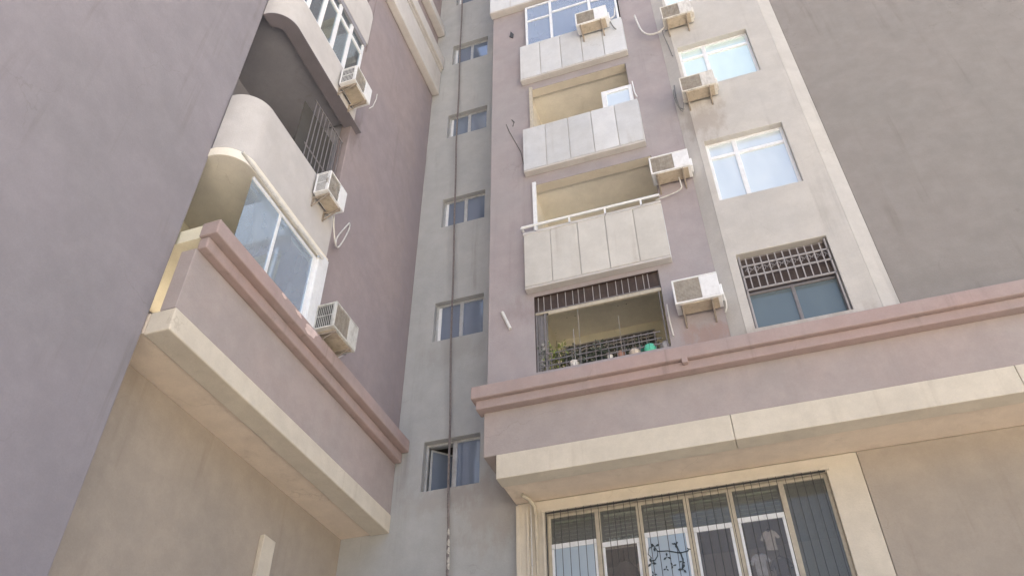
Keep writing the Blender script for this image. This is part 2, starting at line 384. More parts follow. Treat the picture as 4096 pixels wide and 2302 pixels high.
# stairwell wall
SW = [(-4.83, -3.87, 5.57, 6.43), (-4.82, -3.86, 8.45, 9.34), (-4.82, -3.88, 11.34, 12.16), (-4.84, -3.88, 14.23, 15.05), (-4.85, -3.9, 17.15, 17.99), (-4.85, -3.9, 20.03, 20.85)]
mb = MB(); wall(mb, 'y', SY, .3, -6.3, -3.15, -1.6, TOP, SW)
build_wall(mb, 'stairwell_wall', [GREY, GREY], B)
for i, h in enumerate(SW):
    u0, u1, z0, z1 = h; mid = (u0+u1)/2 + .0
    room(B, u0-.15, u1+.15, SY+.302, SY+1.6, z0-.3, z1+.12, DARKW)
    if i == 0:
        wn = window(B, 'y', SY+.11, u0, u1, z0, z1, (-4.33,), (), ALU, G_STAIR, .04, .075, .06, skip=(0,))
        mb = MB()   # the left sash stands open inward
        c, s_ = math.cos(.80), math.sin(.80); hx, hy = -4.77, SY+.17; W_ = .42
        def sb(a0, a1, zz0, zz1, th=.03):
            pts = [(hx+a0*c, hy+a0*s_, zz0), (hx+a1*c, hy+a1*s_, zz0), (hx+a1*c, hy+a1*s_, zz1), (hx+a0*c, hy+a0*s_, zz1)]
            return pts, (-s_*th, c*th, 0)
        for q in ((0, .035, z0+.05, z1-.05), (W_-.035, W_, z0+.05, z1-.05), (.035, W_-.035, z0+.05, z0+.085), (.035, W_-.035, z1-.085, z1-.05)):
            mb.prism(*sb(*q))
        sash = mb.build('sash', ALU, wn, bevel=.004); sash['label'] = 'stairwell window sash standing open inward'
        mb = MB(); p_, o_ = sb(.035, W_-.035, z0+.085, z1-.085, .006); mb.prism(p_, o_); mb.build('pane', G_STAIR, wn)
    else:
        window(B, 'y', SY+.10, u0, u1, z0, z1, (mid+.02,), (), ALU, G_STAIR, .045, .07, .06)
        mb = MB(); mb.box(u0+.045, SY+.115, z0+.05, u0+.10, SY+.155, z1-.05)
        mb.build('sash_stile', UPVC, B)
# beige bay with angled sides
W1 = (.47, 1.79, 12.28, 13.67); W2 = (.51, 1.80, 9.26, 10.74); W3 = (.53, 1.82, 6.66, 8.05); W4 = (.47, 1.79, 15.2, 16.6)
mb = MB(); wall(mb, 'y', BY, .22, .40, 2.18, 6.35, TOP, [W1, W2, W3, W4])
build_wall(mb, 'bay_wall', [BEIGE, BEIGE], B)
mb = MB()
mb.prism([(.399, BY+.003, 6.35), (.19, FY-.004, 6.35), (.399, FY-.004, 6.35)], (0, 0, TOP-6.35))
mb.prism([(2.181, BY+.003, 6.35), (2.42, FY-.004, 6.35), (2.181, FY-.004, 6.35)], (0, 0, TOP-6.35))
mb.box(.30, FY+.0, 6.35, .399, FY+.2, TOP); mb.build('bay_corner', BEIGE, B)
for (h, gm, ml, tz, sk) in ((W1, G_SKY, .95, 13.36, 0), (W2, G_SKY2, .985, 10.38, 0), (W4, G_SKY, .95, 16.2, 0)):
    u0, u1, z0, z1 = h
    window(B, 'y', BY+.10, u0, u1, z0, z1, (ml,), ((u0+.05, u1-.05, tz),), UPVC, gm, .05, .075, .06, label='white framed bay window with blue reflecting glass')
    room(B, u0-.2, u1+.2, BY+.222, BY+2.2, z0-.5, z1+.2, MIDW)
u0, u1, z0, z1 = W3
wn = window(B, 'y', BY+.12, u0, u1, z0, z1, (1.18,), ((u0+.05, u1-.05, 7.36),), GREYM, G_TEAL, .045, .05, .05, label='dark framed bay window with teal film glass')
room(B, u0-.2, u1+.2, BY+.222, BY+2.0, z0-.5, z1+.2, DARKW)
mb = MB(); mb.box(u0+.046, BY+.105, 7.385, u1-.046, BY+.117, z1-.046); mb.build('dark_panel', BROWN, wn)
gr = MB(); F = FR('y', BY+.03)
for z in (7.82, 7.62, 7.37): F.box(gr, u0+.02, u1-.02, 0, .02, z-.014, z+.014)
F.box(gr, u0+.02, u0+.045, 0, .02, z0+.02, z1-.02); F.box(gr, u1-.045, u1-.02, 0, .02, z0+.02, z1-.02)
gro = gr.build('security_grille', PALEM, B, bevel=.003)
bm_ = MB(); F.box(bm_, -.008, .008, -.008, .002, 7.37, 7.96)
proto = None; x = u0+.12
k = 0
while x < u1-.05:
    if proto is None:
        proto = bm_.build('bar', PALEM, gro); proto.location.x = x
    else:
        c = proto.copy(); COL.objects.link(c); c.location.x = x
    x += .105; k += 1
mb = MB()   # scrolls between the two rails
x = u0+.08
while x < u1-.1:
    for sgn in (1, -1):
        pts = [(x+.05+sgn*.05*math.cos(a)*(1-a/7), BY+.035, 7.72+.07*math.sin(a)*(1-a/8)) for a in [i*.6 for i in range(9)]]
        mb.tube(pts, .0035, 5)
    x += .105
mb.build('scrollwork', PALEM, gro)

# cornice, base band, cream band and overhang
mb = MB(); mb.box(-3.60, 9.0, 6.29, 12, FY, 6.50); mb.build('cornice', TRIM, B, bevel=.015)
mb = MB(); mb.box(-3.54, 9.07, 6.14, 12, 9.3, 6.287); mb.build('cornice', TRIM, B, bevel=.012)
mb = MB(); mb.prism([(-.52, 8.99, 6.22), (-.44, 8.99, 6.22), (-.44, 8.99, 6.30), (-.52, 8.99, 6.29)], (0, .09, 0)); mb.build('cornice_joint', TRIM, B, bevel=.01)
mb = MB(); mb.prism([(-3.455, 9.2, 5.42), (-3.455, SY, 5.42), (-3.455, SY, 6.138), (-3.455, 9.2, 6.138)], (15.4, 0, 0)); mb.build('base_wall', BASE, B, bevel=.01)
mb = MB()
xs = [-3.26, -.05, 3.3, 6.6, 12]
for i in range(4): mb.box(xs[i]+(.003 if i else 0), 9.185, 5.05, xs[i+1]-.003, 9.45, 5.418)
mb.build('fascia', CREAM, B, bevel=.008)
mb = MB(); mb.box(-3.255, 9.452, 5.07, 12, 10.05, 5.415); mb.build('soffit', TAN, B, bevel=.004)
mb = MB(); GW = (-2.82, .98, 2.9, 4.87)
wall(mb, 'y', 10.05, .085, -3.24, 1.4, -1.6, 5.07, [GW])
build_wall(mb, 'ground_floor_wall', [CREAM, CREAM], B)
mb = MB(); wall(mb, 'y', 10.045, .09, 1.403, 12, -1.6, 5.07); build_wall(mb, 'ground_floor_wall', [TAND, TAND], B)
mb = MB(); wall(mb, 'y', SY+.002, .2, -3.149, 12, -1.6, 5.4, [(GW[0]-.02, GW[1]+.02, GW[2]-.02, GW[3]+.02)]); build_wall(mb, 'ground_floor_wall', [CREAM, CREAM], B)
mb = MB()      # pale edge strip of the ground wall and second narrow strip beside it
mb.box(-3.255, 10.03, -1.6, -3.19, 10.049, 5.04); mb.box(-3.10, 10.02, -1.6, -3.06, 10.048, 5.0)
mb.build('wall_trim', CREAM, B, bevel=.006)
mb = MB(); mb.box(-2.86, 10.0, 4.87, 1.02, 10.048, 4.915); mb.box(-2.86, 10.0, 2.9, -2.822, 10.048, 4.868)
mb.build('window_surround', CREAM, B, bevel=.006)
mb = MB(); mb.tube([(-3.06, 9.72, 5.035), (-3.0, 9.86, 5.02), (-2.955, 9.96, 4.95), (-2.945, 9.985, 4.82), (-2.945, 9.985, 3), (-2.945, 9.985, -1.6)], .03, 10)
mb.build('downpipe', WARMF, B, smooth=True)
mb = MB(); mb.tube([(-3.02, 10.0, 5.02), (-3.02, 10.0, -1.6)], .009, 8); mb.build('conduit', HOSE, B, smooth=True)

# ground floor window behind bars
gl5 = [G_GRND]*5
gwin = window(B, 'y', 10.13, GW[0], GW[1], GW[2], GW[3], (-2.10, -1.52, -.87, -.29, .38), (), WARMF, G_GRND, .05, .075, .06, skip=(0, 1, 2, 3, 4), label='wide ground floor window with beige mullions')
mb = MB(); F = FR('y', 10.115)
for (a, b, z) in ((-2.77, -2.14, 4.40), (-2.06, -1.56, 4.33), (-1.48, -.91, 4.38), (-.83, -.33, 4.36), (-.25, .34, 4.40)):
    F.box(mb, a, b, 0, .04, z-.035, z+.035)
    F.box(mb, b-.035, b, .002, .04, GW[2]+.05, z-.037); F.box(mb, a, a+.035, .002, .04, GW[2]+.05, z-.037)
mb.build('sash', UPVC, gwin, bevel=.005)
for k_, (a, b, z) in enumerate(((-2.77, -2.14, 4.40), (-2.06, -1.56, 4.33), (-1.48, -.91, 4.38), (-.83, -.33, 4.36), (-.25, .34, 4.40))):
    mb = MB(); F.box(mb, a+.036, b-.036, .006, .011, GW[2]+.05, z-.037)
    mb.build('pane', G_REFL if k_ in (0, 2) else G_DUSK, gwin)
    mb = MB(); F.box(mb, a, b, .02, .026, z+.036, 4.815); mb.build('pane', G_GRND, gwin)
room(B, GW[0]-.2, GW[1]+.2, 10.345, 12.6, 1.2, 5.0, MIDW)
# bars
gb = MB()
gb.box(-2.80, 9.985, 4.83, .96, 10.0, 4.85); gb.box(-2.80, 9.985, 2.92, .96, 10.0, 2.94); gb.box(-2.805, 9.985, 2.9, -2.79, 10.0, 4.86)
gbo = gb.build('security_grille', BLK, B); gbo['label'] = 'thin black vertical window bars'
proto = None
x = -2.68; i = 0
while x < .95:
    if proto is None:
        q = MB(); q.tube([(0, 9.978, 2.92), (0, 9.978, 4.86)], .0045, 6); proto = q.build('bar', BLK, gbo); proto.location.x = x
    else:
        c = proto.copy(); COL.objects.link(c); c.location.x = x + random.uniform(-.004, .004); c.rotation_euler.y = random.uniform(-.003, .003)
    x += .108; i += 1

# ------------------------------------------------------------------ balconies
def balcony(x0, x1, z0, z1, n, py, label=None, endm=None, gap=.012):
    PM = endm or PANEL
    c = MB(); c.box(x0+.02, py+.022, z0+.03, x1-.02, FY-.003, z1-.02); c.box(x0, py+.005, z0-.02, x1, FY-.002, z0+.028)
    o = c.build('balcony', PALEW, B, bevel=.008)
    if label: o['label'] = label
    wd = (x1-x0)/n
    pm = MB(); pm.box(gap/2, 0, 0, wd-gap/2, .02, z1-z0-.03)
    p0 = pm.build('panel', PM, o, bevel=.004); p0.location = (x0, py, z0+.03)
    for i in range(1, n):
        p = p0.copy(); COL.objects.link(p); p.location = (x0+wd*i, py+random.uniform(-.003, .003), z0+.03); p.rotation_euler.z = random.uniform(-.003, .003)
    # side panel closing the left flank
    sm = MB(); sm.box(x0-.0, py+.024, z0+.03, x0+.018, FY-.004, z1-.03); sm.box(x1-.018, py+.024, z0+.03, x1, FY-.004, z1-.03); sm.build('side_panel', PANEL, o)
    return o
b2 = balcony(-2.77, -.40, 8.30, 9.55, 5, PY, 'lowest panelled balcony with a white handrail', PANELB)
rl = MB(); rl.tube([(-2.80, PY+.0, 9.69), (-.40, PY+.0, 9.69)], .026, 10); rl.tube([(-2.80, PY+.0, 9.69), (-2.80, FY, 9.69)], .026, 10)
rl.build('handrail', UPVC, b2, smooth=True)
for x in (-2.55, -1.95, -1.33, -.72):
    q = MB(); q.box(x-.016, PY-.008, 9.525, x+.016, PY+.018, 9.68); q.build('rail_post', UPVC, b2)
q = MB(); q.box(-2.78, PY-.008, 9.50, -.40, PY+.03, 9.56); q.build('rail_sill', PALEW, b2, bevel=.006)
q = MB(); q.box(-2.60, PY+.05, 9.5, -2.53, PY+.09, 10.86); q.build('window_post', UPVC, b2, bevel=.005)
b3 = balcony(-2.74, -.46, 11.16, 12.40, 5, PY, 'middle panelled balcony with an open window sash')
q = MB(); q.box(-2.60, PY+.06, 12.3, -2.53, PY+.1, 13.82); q.build('window_post', WARMF, b3, bevel=.005)
# the open sash of the middle balcony
q = MB(); F = FR('y', 9.17)
F.box(q, -1.13, -1.03, 0, .05, 12.40, 12.96); F.box(q, -.60, -.53, 0, .05, 12.40, 12.96); F.box(q, -1.03, -.60, 0, .05, 12.86, 12.96)
s3 = q.build('sash', UPVC, b3, bevel=.006)
q = MB(); F.box(q, -1.03, -.60, .02, .026, 12.40, 12.86); q.build('pane', G_SKY2, b3)
q = MB(); q.tube([(-.50, 9.15, 13.0), (-.49, 9.13, 12.6), (-.46, 9.13, 12.45)], .012, 6); q.build('window_stay', UPVC, b3)
b4 = balcony(-2.76, -.48, 14.08, 15.33, 5, PY, 'upper panelled balcony closed in with glazing')
wn = window(B, 'y', 9.16, -2.62, -.52, 15.335, 16.97, (-2.02, -1.13), ((-2.57, -2.06, 16.35), (-1.98, -1.17, 16.45), (-1.09, -.57, 16.4)), UPVC, G_BALC, .05, .06, .05, label='glazing of the upper balcony')
b5 = balcony(-3.47, -.40, 17.10, 18.4, 6, PY-.03, 'topmost balcony slab at the edge of view')
q = MB(); q.box(-2.6, 9.19, 16.70, -.55, 9.25, 16.98); q.build('head_band', BROWN, wn)  # dark band painted in for the shadow under the window head
# laundry behind the glazing
def cloth(name, x0, x1, y, z0, z1, m, label, grp=None, amp=.03, n=18):
    q = MB(); b = 0
    for i in range(n):
        for j in range(6):
            u = x0+(x1-x0)*i/(n-1); v = j/5
            q.v.append((u, y+amp*math.sin(u*23+j*.4)*(1-.5*v)+.01*math.sin(u*51), z1+(z0-z1)*v + .02*math.sin(u*9)*v))
    for i in range(n-1):
        for j in range(5): a = i*6+j; q.f.append((a, a+6, a+7, a+1)); q.m.append(0)
    o = q.build(name, m, smooth=True)
    md = o.modifiers.new('thickness', 'SOLIDIFY'); md.thickness = .006
    return tag(o, label, 'laundry', grp)
cloth('hanging_cloth', -1.92, -1.60, 9.40, 15.5, 16.4, BLUES, 'blue cloth hanging left behind the upper balcony glazing', 'laundry hung in the upper balcony')
cloth('hanging_cloth', -1.58, -1.36, 9.42, 15.65, 16.4, WHITES, 'white cloth hanging between two blue cloths in the upper balcony', 'laundry hung in the upper balcony')
cloth('hanging_cloth', -1.34, -1.18, 9.40, 15.55, 16.4, BLUES, 'narrow blue cloth hanging beside the air conditioner of the upper balcony', 'laundry hung in the upper balcony')
cloth('hanging_cloth', -2.5, -2.08, 9.44, 15.4, 16.0, DARKC, 'dark cloth hanging in the leftmost pane of the upper balcony', 'laundry hung in the upper balcony')

# lowest balcony: dark head board, bars, low guard
x0, x1, z0, z1 = L1
hb = MB(); hb.box(x0+.002, FY+.05, 7.86, x1-.002, FY+.11, 8.197); hbo = hb.build('head_band', BROWN, B)
g = MB(); F = FR('y', FY+.02)
F.box(g, x0+.22, x1-.0, 0, .05, 7.80, 7.87); F.box(g, x0, x0+.22, 0, .03, 7.84, 7.87)
g.build('beam', WARMF, hbo, bevel=.006)
g = MB(); g.box(x0+.004, FY+.003, z1-.008, x1-.004, FY+.048, z1-.002); g.box(x0+.002, FY+.003, z0, x0+.008, FY+.2, z1-.01); g.box(x1-.008, FY+.003, 7.85, x1-.002, FY+.2, z1-.01); g.build('opening_liner', BROWN, hbo)
g = MB(); F = FR('y', FY+.03)
F.box(g, x0, x1, 0, .02, 7.885, 7.90)
for z in (7.05, 6.93, 6.83): F.box(g, x0+.03, x1-.12, 0, .014, z-.008, z+.008)
for x in (x0+.02, x0+.16): F.box(g, x-.016, x+.016, 0, .02, z0, 7.88)
F.box(g, x0+.05, x0+.13, .03, .04, 7.1, 7.86)
F.box(g, x1-.05, x1-.035, 0, .015, z0, 7.85)
gg = g.build('security_grille', GREYM, B); gg['label'] = 'metal grille of the lowest balcony'
def bars(xs, za, zb, r, m):
    p0 = None
    for x in xs:
        if p0 is None:
            q = MB(); q.tube([(0, FY+.035, za), (0, FY+.035, zb)], r, 6); p0 = q.build('bar', m, gg); p0.location.x = x
        else:
            c = p0.copy(); COL.objects.link(c); c.location.x = x; c.rotation_euler.y = random.uniform(-.004, .004)
bars([x0+.06+i*.113 for i in range(18)], 7.89, 8.195, .007, PALEM)
bars([x0+.10+i*.115 for i in range(16)], 6.735, 7.06, .006, GREYM)
bars([x0+.05, x0+.09, x0+.20], 6.735, 7.86, .006, GREYM)
bars([-2.06], 6.735, 7.42, .006, PALEM); bars([-1.97], 6.735, 7.86, .004, PALEM); bars([-1.35], 6.735, 7.5, .004, PALEM)
q = MB(); q.tube([(-.60, 9.235, 7.46), (-.60, 9.22, 7.15), (-.585, 9.235, 6.87)], .012, 8); q.build('drain_tube', HOSE, B, smooth=True)
# back window of the lowest loggia
q = MB(); F = FR('y', 10.66); F.box(q, -2.5, -.99, 0, .03, 7.0, 8.11); bw = q.build('window', BLK, B); bw['label'] = 'dark window in the back wall of the lowest balcony'
q = MB()
for z in (8.12, 8.0, 7.83): F.box(q, -2.52, -.96, -.03, -.004, z-.012, z+.012)
for i in range(14): x = -2.5+i*.118; F.box(q, x-.009, x+.009, -.026, -.006, 7.0, 8.11)
q.build('window_bars', PALEM, bw)
# hooks on the ceiling
for hx, hy in ((-2.27, 10.15), (-1.38, 10.12)):
    q = MB()
    for s_ in (-.06, .06): q.tube([(hx+s_*.6, hy, 8.42), (hx+s_, hy-.01, 8.38), (hx+s_*1.3, hy, 8.36)], .012, 6)
    q.build('ceiling_hook', BLK, B)

# marks on the main wall
q = MB(); q.tube([(-3.20, 9.262, 8.02), (-3.06, 9.25, 7.64)], .028, 8); q.build('pipe_stub', HOSE, B, smooth=True)
q = MB(); q.tube([(-3.12, 9.262, 12.9), (-3.05, 9.262, 12.62), (-2.93, 9.262, 12.25), (-2.82, 9.262, 11.9), (-2.77, 9.262, 11.5)], .006, 6); q.build('loose_wire', BLK, B)
q = MB(); q.prism([(-3.0, 9.25, 16.3), (-2.93, 9.25, 16.15), (-2.95, 9.25, 16.0), (-3.03, 9.25, 16.1)], (0, .015, 0)); q.build('wall_clip', BLK, B)
q = MB(); q.tube([(-3.0, 9.262, 13.0), (-2.95, 9.26, 12.9), (-2.98, 9.262, 12.78)], .008, 6); q.build('wall_clip', BLK, B)

# outer shell so that the block is a closed volume
q = MB(); q.box(-3.2, 13.9, -1.6, 12, 14.1, TOP); q.box(-7.2, 13.9, 5.45, -3.2, 14.1, TOP); q.box(11.8, 9.5, -1.6, 12, 13.9, TOP)
q.build('rear_wall', PLAIN, B)
q = MB(); q.box(-7.2, 9.3, TOP, 12.2, 14.2, TOP+.2); q.build('roof', ROOF, B)

# ================================================================== left wing
WG = thing('apartment_wing', (-6, 5, -1.6), 'mauve side wing on the left with rounded balconies and a moulded band', 'building')
WX, WB = -5.3, -5.2
mb = MB(); wall(mb, 'x', WX, -.2, 7.2, SY-.004, 6.22, TOP); build_wall(mb, 'wall', [MAUVEW, MAUVEW], WG)
mb = MB(); wall(mb, 'x', -5.62, -.2, -30, 4.87, -1.6, TOP); build_wall(mb, 'wall', [PLAIN, PLAIN], WG)
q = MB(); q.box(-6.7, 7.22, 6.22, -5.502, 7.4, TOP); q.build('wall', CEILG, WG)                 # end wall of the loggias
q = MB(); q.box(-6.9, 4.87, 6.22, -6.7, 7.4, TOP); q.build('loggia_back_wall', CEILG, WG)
q = MB(); q.box(-6.7, 4.70, 6.22, -5.63, 4.87, TOP); q.build('wall', MAUVEW, WG)
def plan(off=0., y1=7.1, r=.4, ycut=5.25):
    """outline of the bay front in plan: straight, then a quarter circle back into the wing"""
    pts = [(WB-off, y1)]
    for i in range(25):
        a = math.pi/2*i/24; pts.append((WB-r + (r-off)*math.cos(a), ycut - (r-off)*math.sin(a)))
    return pts
def curved_wall(z0, z1, y1, th, mi=0, endr=0., topr=0.):
    q = MB(); a = plan(0, y1); b = plan(th, y1)
    for i in range(len(a)-1):
        q.prism([(a[i][0], a[i][1], z0), (a[i+1][0], a[i+1][1], z0), (b[i+1][0], b[i+1][1], z0), (b[i][0], b[i][1], z0)], (0, 0, z1-z0))
    bm = q
    return bm
def curved_slab(z0, z1, y1, back=-6.7, off=0.):
    q = MB(); pts = plan(off, y1) + [(back, 4.85), (back, y1)]
    q.prism([(x, y, z0) for x, y in pts], (0, 0, z1-z0)); return q
def weld(o):
    bm = bmesh.new(); bm.from_mesh(o.data); bmesh.ops.remove_doubles(bm, verts=bm.verts, dist=1e-4)
    bm.verts.index_update()   # drop the doubled inner faces between segments
    seen = {}
    for f in list(bm.faces):
        k = frozenset(v.index for v in f.verts); seen.setdefault(k, []).append(f)
    bmesh.ops.delete(bm, geom=[f for l in seen.values() if len(l) > 1 for f in l], context='FACES')
    bmesh.ops.recalc_face_normals(bm, faces=bm.faces)
    bm.to_mesh(o.data); bm.free(); return o
# storey with the glazed loggia (lowest), slab, parapet, open loggia, slab, parapet with window, panel
slabB = curved_slab(7.80, 7.95, 7.18).build('balcony_slab', CREAMD, WG, bevel=.006)
parB = weld(curved_wall(7.951, 9.08, 7.12, .12).build('parapet', PALEW, WG))
parB['label'] = 'beige parapet of the middle wing balcony'
slabA = MB()
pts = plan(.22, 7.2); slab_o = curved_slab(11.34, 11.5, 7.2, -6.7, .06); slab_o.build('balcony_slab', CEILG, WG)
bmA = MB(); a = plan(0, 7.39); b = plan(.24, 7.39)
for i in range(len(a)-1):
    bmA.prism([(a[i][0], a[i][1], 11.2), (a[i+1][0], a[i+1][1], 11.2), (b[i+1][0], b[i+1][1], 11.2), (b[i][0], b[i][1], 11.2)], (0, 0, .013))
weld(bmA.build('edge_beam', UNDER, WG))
parA = weld(curved_wall(11.215, 11.93, 7.12, .12).build('parapet', PALEW, WG)); parA['label'] = 'pale parapet under the upper wing window'
# rounded end panel above the window
q = MB(); ys = []
y1, z0, z1, r = 7.06, 13.52, 14.66, .22
pts = [(WB, 5.25, z0), (WB, y1, z0)] + [(WB, y1-r+r*math.cos(a), z1-r+r*math.sin(a)) for a in [math.pi/2*i/8 for i in range(9)]] + [(WB, 5.25, z1)]
q.prism(pts, (-.12, 0, 0)); q.build('parapet', PALEW, WG, bevel=.006)
q = MB()
a = plan(0, 5.25)[1:]; b = plan(.12, 5.25)[1:]
for i in range(len(a)-1):
    q.prism([(a[i][0], a[i][1], z0), (a[i+1][0], a[i+1][1], z0), (b[i+1][0], b[i+1][1], z0), (b[i][0], b[i][1], z0)], (0, 0, z1-z0))
weld(q.build('parapet', PALEW, WG))
# wall strip beside the bay between y 7.1 and 7.2, upper filling
q = MB(); q.box(-5.5, 6.98, 11.94, -5.302, 7.198, 13.5); q.box(-5.5, 6.98, 13.5, -5.325, 7.198, 17.0); q.box(-5.45, 4.9, 16.2, -5.31, 7.19, TOP); q.build('wall', MAUVEW, WG)
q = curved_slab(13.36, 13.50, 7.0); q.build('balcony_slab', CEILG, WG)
# window of the upper bay
wa = window(WG, 'x', WB-.02, 4.95, 7.0, 11.935, 13.46, (5.30, 5.68, 6.10, 6.52), ((5.0, 6.95, 13.08),), UPVC, G_WING, .06, .085, .06, label='white framed window band of the upper wing balcony')
room(WG, -6.68, -5.42, 4.95, 6.95, 11.5, 13.34, MIDW, '+x')
# lowest loggia of the wing: glass panel and pale post
q = MB(); q.box(-5.245, 5.3, 6.52, -5.215, 6.92, 6.56); q.box(-5.245, 5.3, 7.70, -5.215, 6.92, 7.75); q.box(-5.25, 6.85, 6.56, -5.21, 6.92, 7.70); q.box(-5.25, 5.95, 6.56, -5.215, 5.99, 7.70)
gp = q.build('window', UPVC, WG); gp['label'] = 'sliding glass panel of the lowest wing balcony'
q = MB(); q.box(-5.238, 5.3, 6.56, -5.232, 6.86, 7.72); q.build('pane', G_WINGB, gp)
q = MB(); q.box(-5.22, 6.92, 6.36, -5.17, 7.06, 7.86); q.box(-5.24, 7.07, 6.36, -5.19, 7.19, 7.90); q.build('window_post', UPVC, WG, bevel=.006).__setitem__('label', 'pale metal window post')
q = MB(); q.tube([(-5.13, 4.9, 7.74), (-5.13, 6.0, 7.735), (-5.13, 6.95, 7.74)], .022, 8); q.tube([(-5.13, 6.92, 7.74), (-5.35, 6.92, 7.74)], .014, 6)
for y in (5.9, 6.35): q.tube([(-5.13, y, 7.74), (-5.2, y, 7.79)], .012, 6)
q.build('clothes_rail', HOSE, WG, smooth=True)
q = MB(); q.box(-6.7, 4.9, 6.3, -5.32, 7.2, 6.5); q.build('floor_slab', OLIVE, WG)
q = MB(); q.box(-6.695, 4.9, 6.5, -6.6, 7.2, 7.79); q.box(-6.6, 7.12, 6.5, -5.26, 7.2, 7.79); q.build('loggia_lining', OLIVE, WG)
# grille in the open loggia
q = MB(); q.box(-5.40, 6.25, 9.65, -5.385, 7.18, 9.67); q.box(-5.40, 6.25, 10.74, -5.385, 7.18, 10.76)
gw = q.build('security_grille', GREYM, WG); gw['label'] = 'grey bars in the open loggia of the wing'
p0 = None
for i in range(9):
    if p0 is None:
        q = MB(); q.tube([(-5.39, 0, 9.1), (-5.39, 0, 10.75)], .009, 6); p0 = q.build('bar', GREYM, gw); p0.location.y = 6.3
    else:
        c = p0.copy(); COL.objects.link(c); c.location.y = 6.3+i*.105
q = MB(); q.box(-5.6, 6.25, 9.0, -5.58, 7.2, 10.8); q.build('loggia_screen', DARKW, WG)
# cornice, base, overhang
q = MB(); q.box(-5.32, 4.87, 6.29, -5.08, SY-.01, 6.50); q.build('cornice', TRIM, WG, bevel=.015)
q = MB(); q.box(-5.32, 4.9, 6.12, -5.19, SY-.01, 6.287); q.build('cornice', TRIM, WG, bevel=.02)
q = MB(); q.box(-5.5, 4.88, 5.26, WX, SY-.006, 6.117); q.build('base_wall', BASE, WG, bevel=.01)
q = MB(); q.box(-5.6, 4.88, 4.97, -5.285, SY-.006, 5.257); q.build('fascia', CREAM, WG, bevel=.015)
q = MB(); q.box(-6.3, 4.88, 4.99, -5.602, SY-.006, 5.25); q.build('soffit', TAN, WG)
q = MB(); q.box(-6.3, 4.88, -1.6, -6.1, SY-.006, 4.988); q.build('ground_floor_wall', TAND, WG)
q = MB(); q.box(-6.098, 8.15, -1.6, -6.03, 8.42, 4.25); q.build('pilaster', CREAM, WG, bevel=.01)
q = MB(); q.box(-6.0, 4.7, -1.6, -5.63, 4.868, 6.2); q.build('wall', PLAIN, WG)
# high moulded band
q = MB(); q.box(-5.298, 4.9, 16.0, -5.12, SY-.01, 16.9); q.build('moulding', PALEW, WG, bevel=.02)
q = MB(); q.box(-5.298, 4.9, 16.94, -5.10, SY-.01, 17.0); q.box(-5.298, 4.9, 17.04, -5.05, SY-.01, 17.45); q.build('moulding', PALEW, WG, bevel=.015)
q = MB(); q.box(-5.298, 4.9, 18.6, -5.1, SY-.01, 18.9); q.build('moulding', PALEW, WG, bevel=.02)
# shell
q = MB(); q.box(-12, -30, -1.6, -11.8, SY, TOP); q.build('rear_wall', PLAIN, WG)
q = MB(); q.box(-12, -30, TOP, -5.15, SY, TOP+.2); q.build('roof', ROOF, WG)
# peeling patches on the cornice edge
def flake(cx, cz, s, n=13, x=-5.079):
    q = MB(); pts = []
    for i in range(n):
        a = 2*math.pi*i/n; rr = s*random.uniform(.65, 1.25); pts.append((x, cx+rr*math.cos(a)*1.5, cz+rr*math.sin(a)*.7))
    q.prism(pts, (.004, 0, 0)); return q
flake(6.95, 6.41, .11).build('peeled_patch', FLAKE, WG)
flake(6.62, 6.45, .05).build('peeled_patch', FLAKE, WG)
flake(6.25, 6.46, .035).build('peeled_patch', FLAKE, WG)
q = MB(); q.tube([(-5.29, 7.62, 12.25), (-5.285, 7.72, 12.45), (-5.28, 7.78, 12.75), (-5.29, 7.8, 12.95)], .010, 6); q.build('cable_end', HOSE, WG)

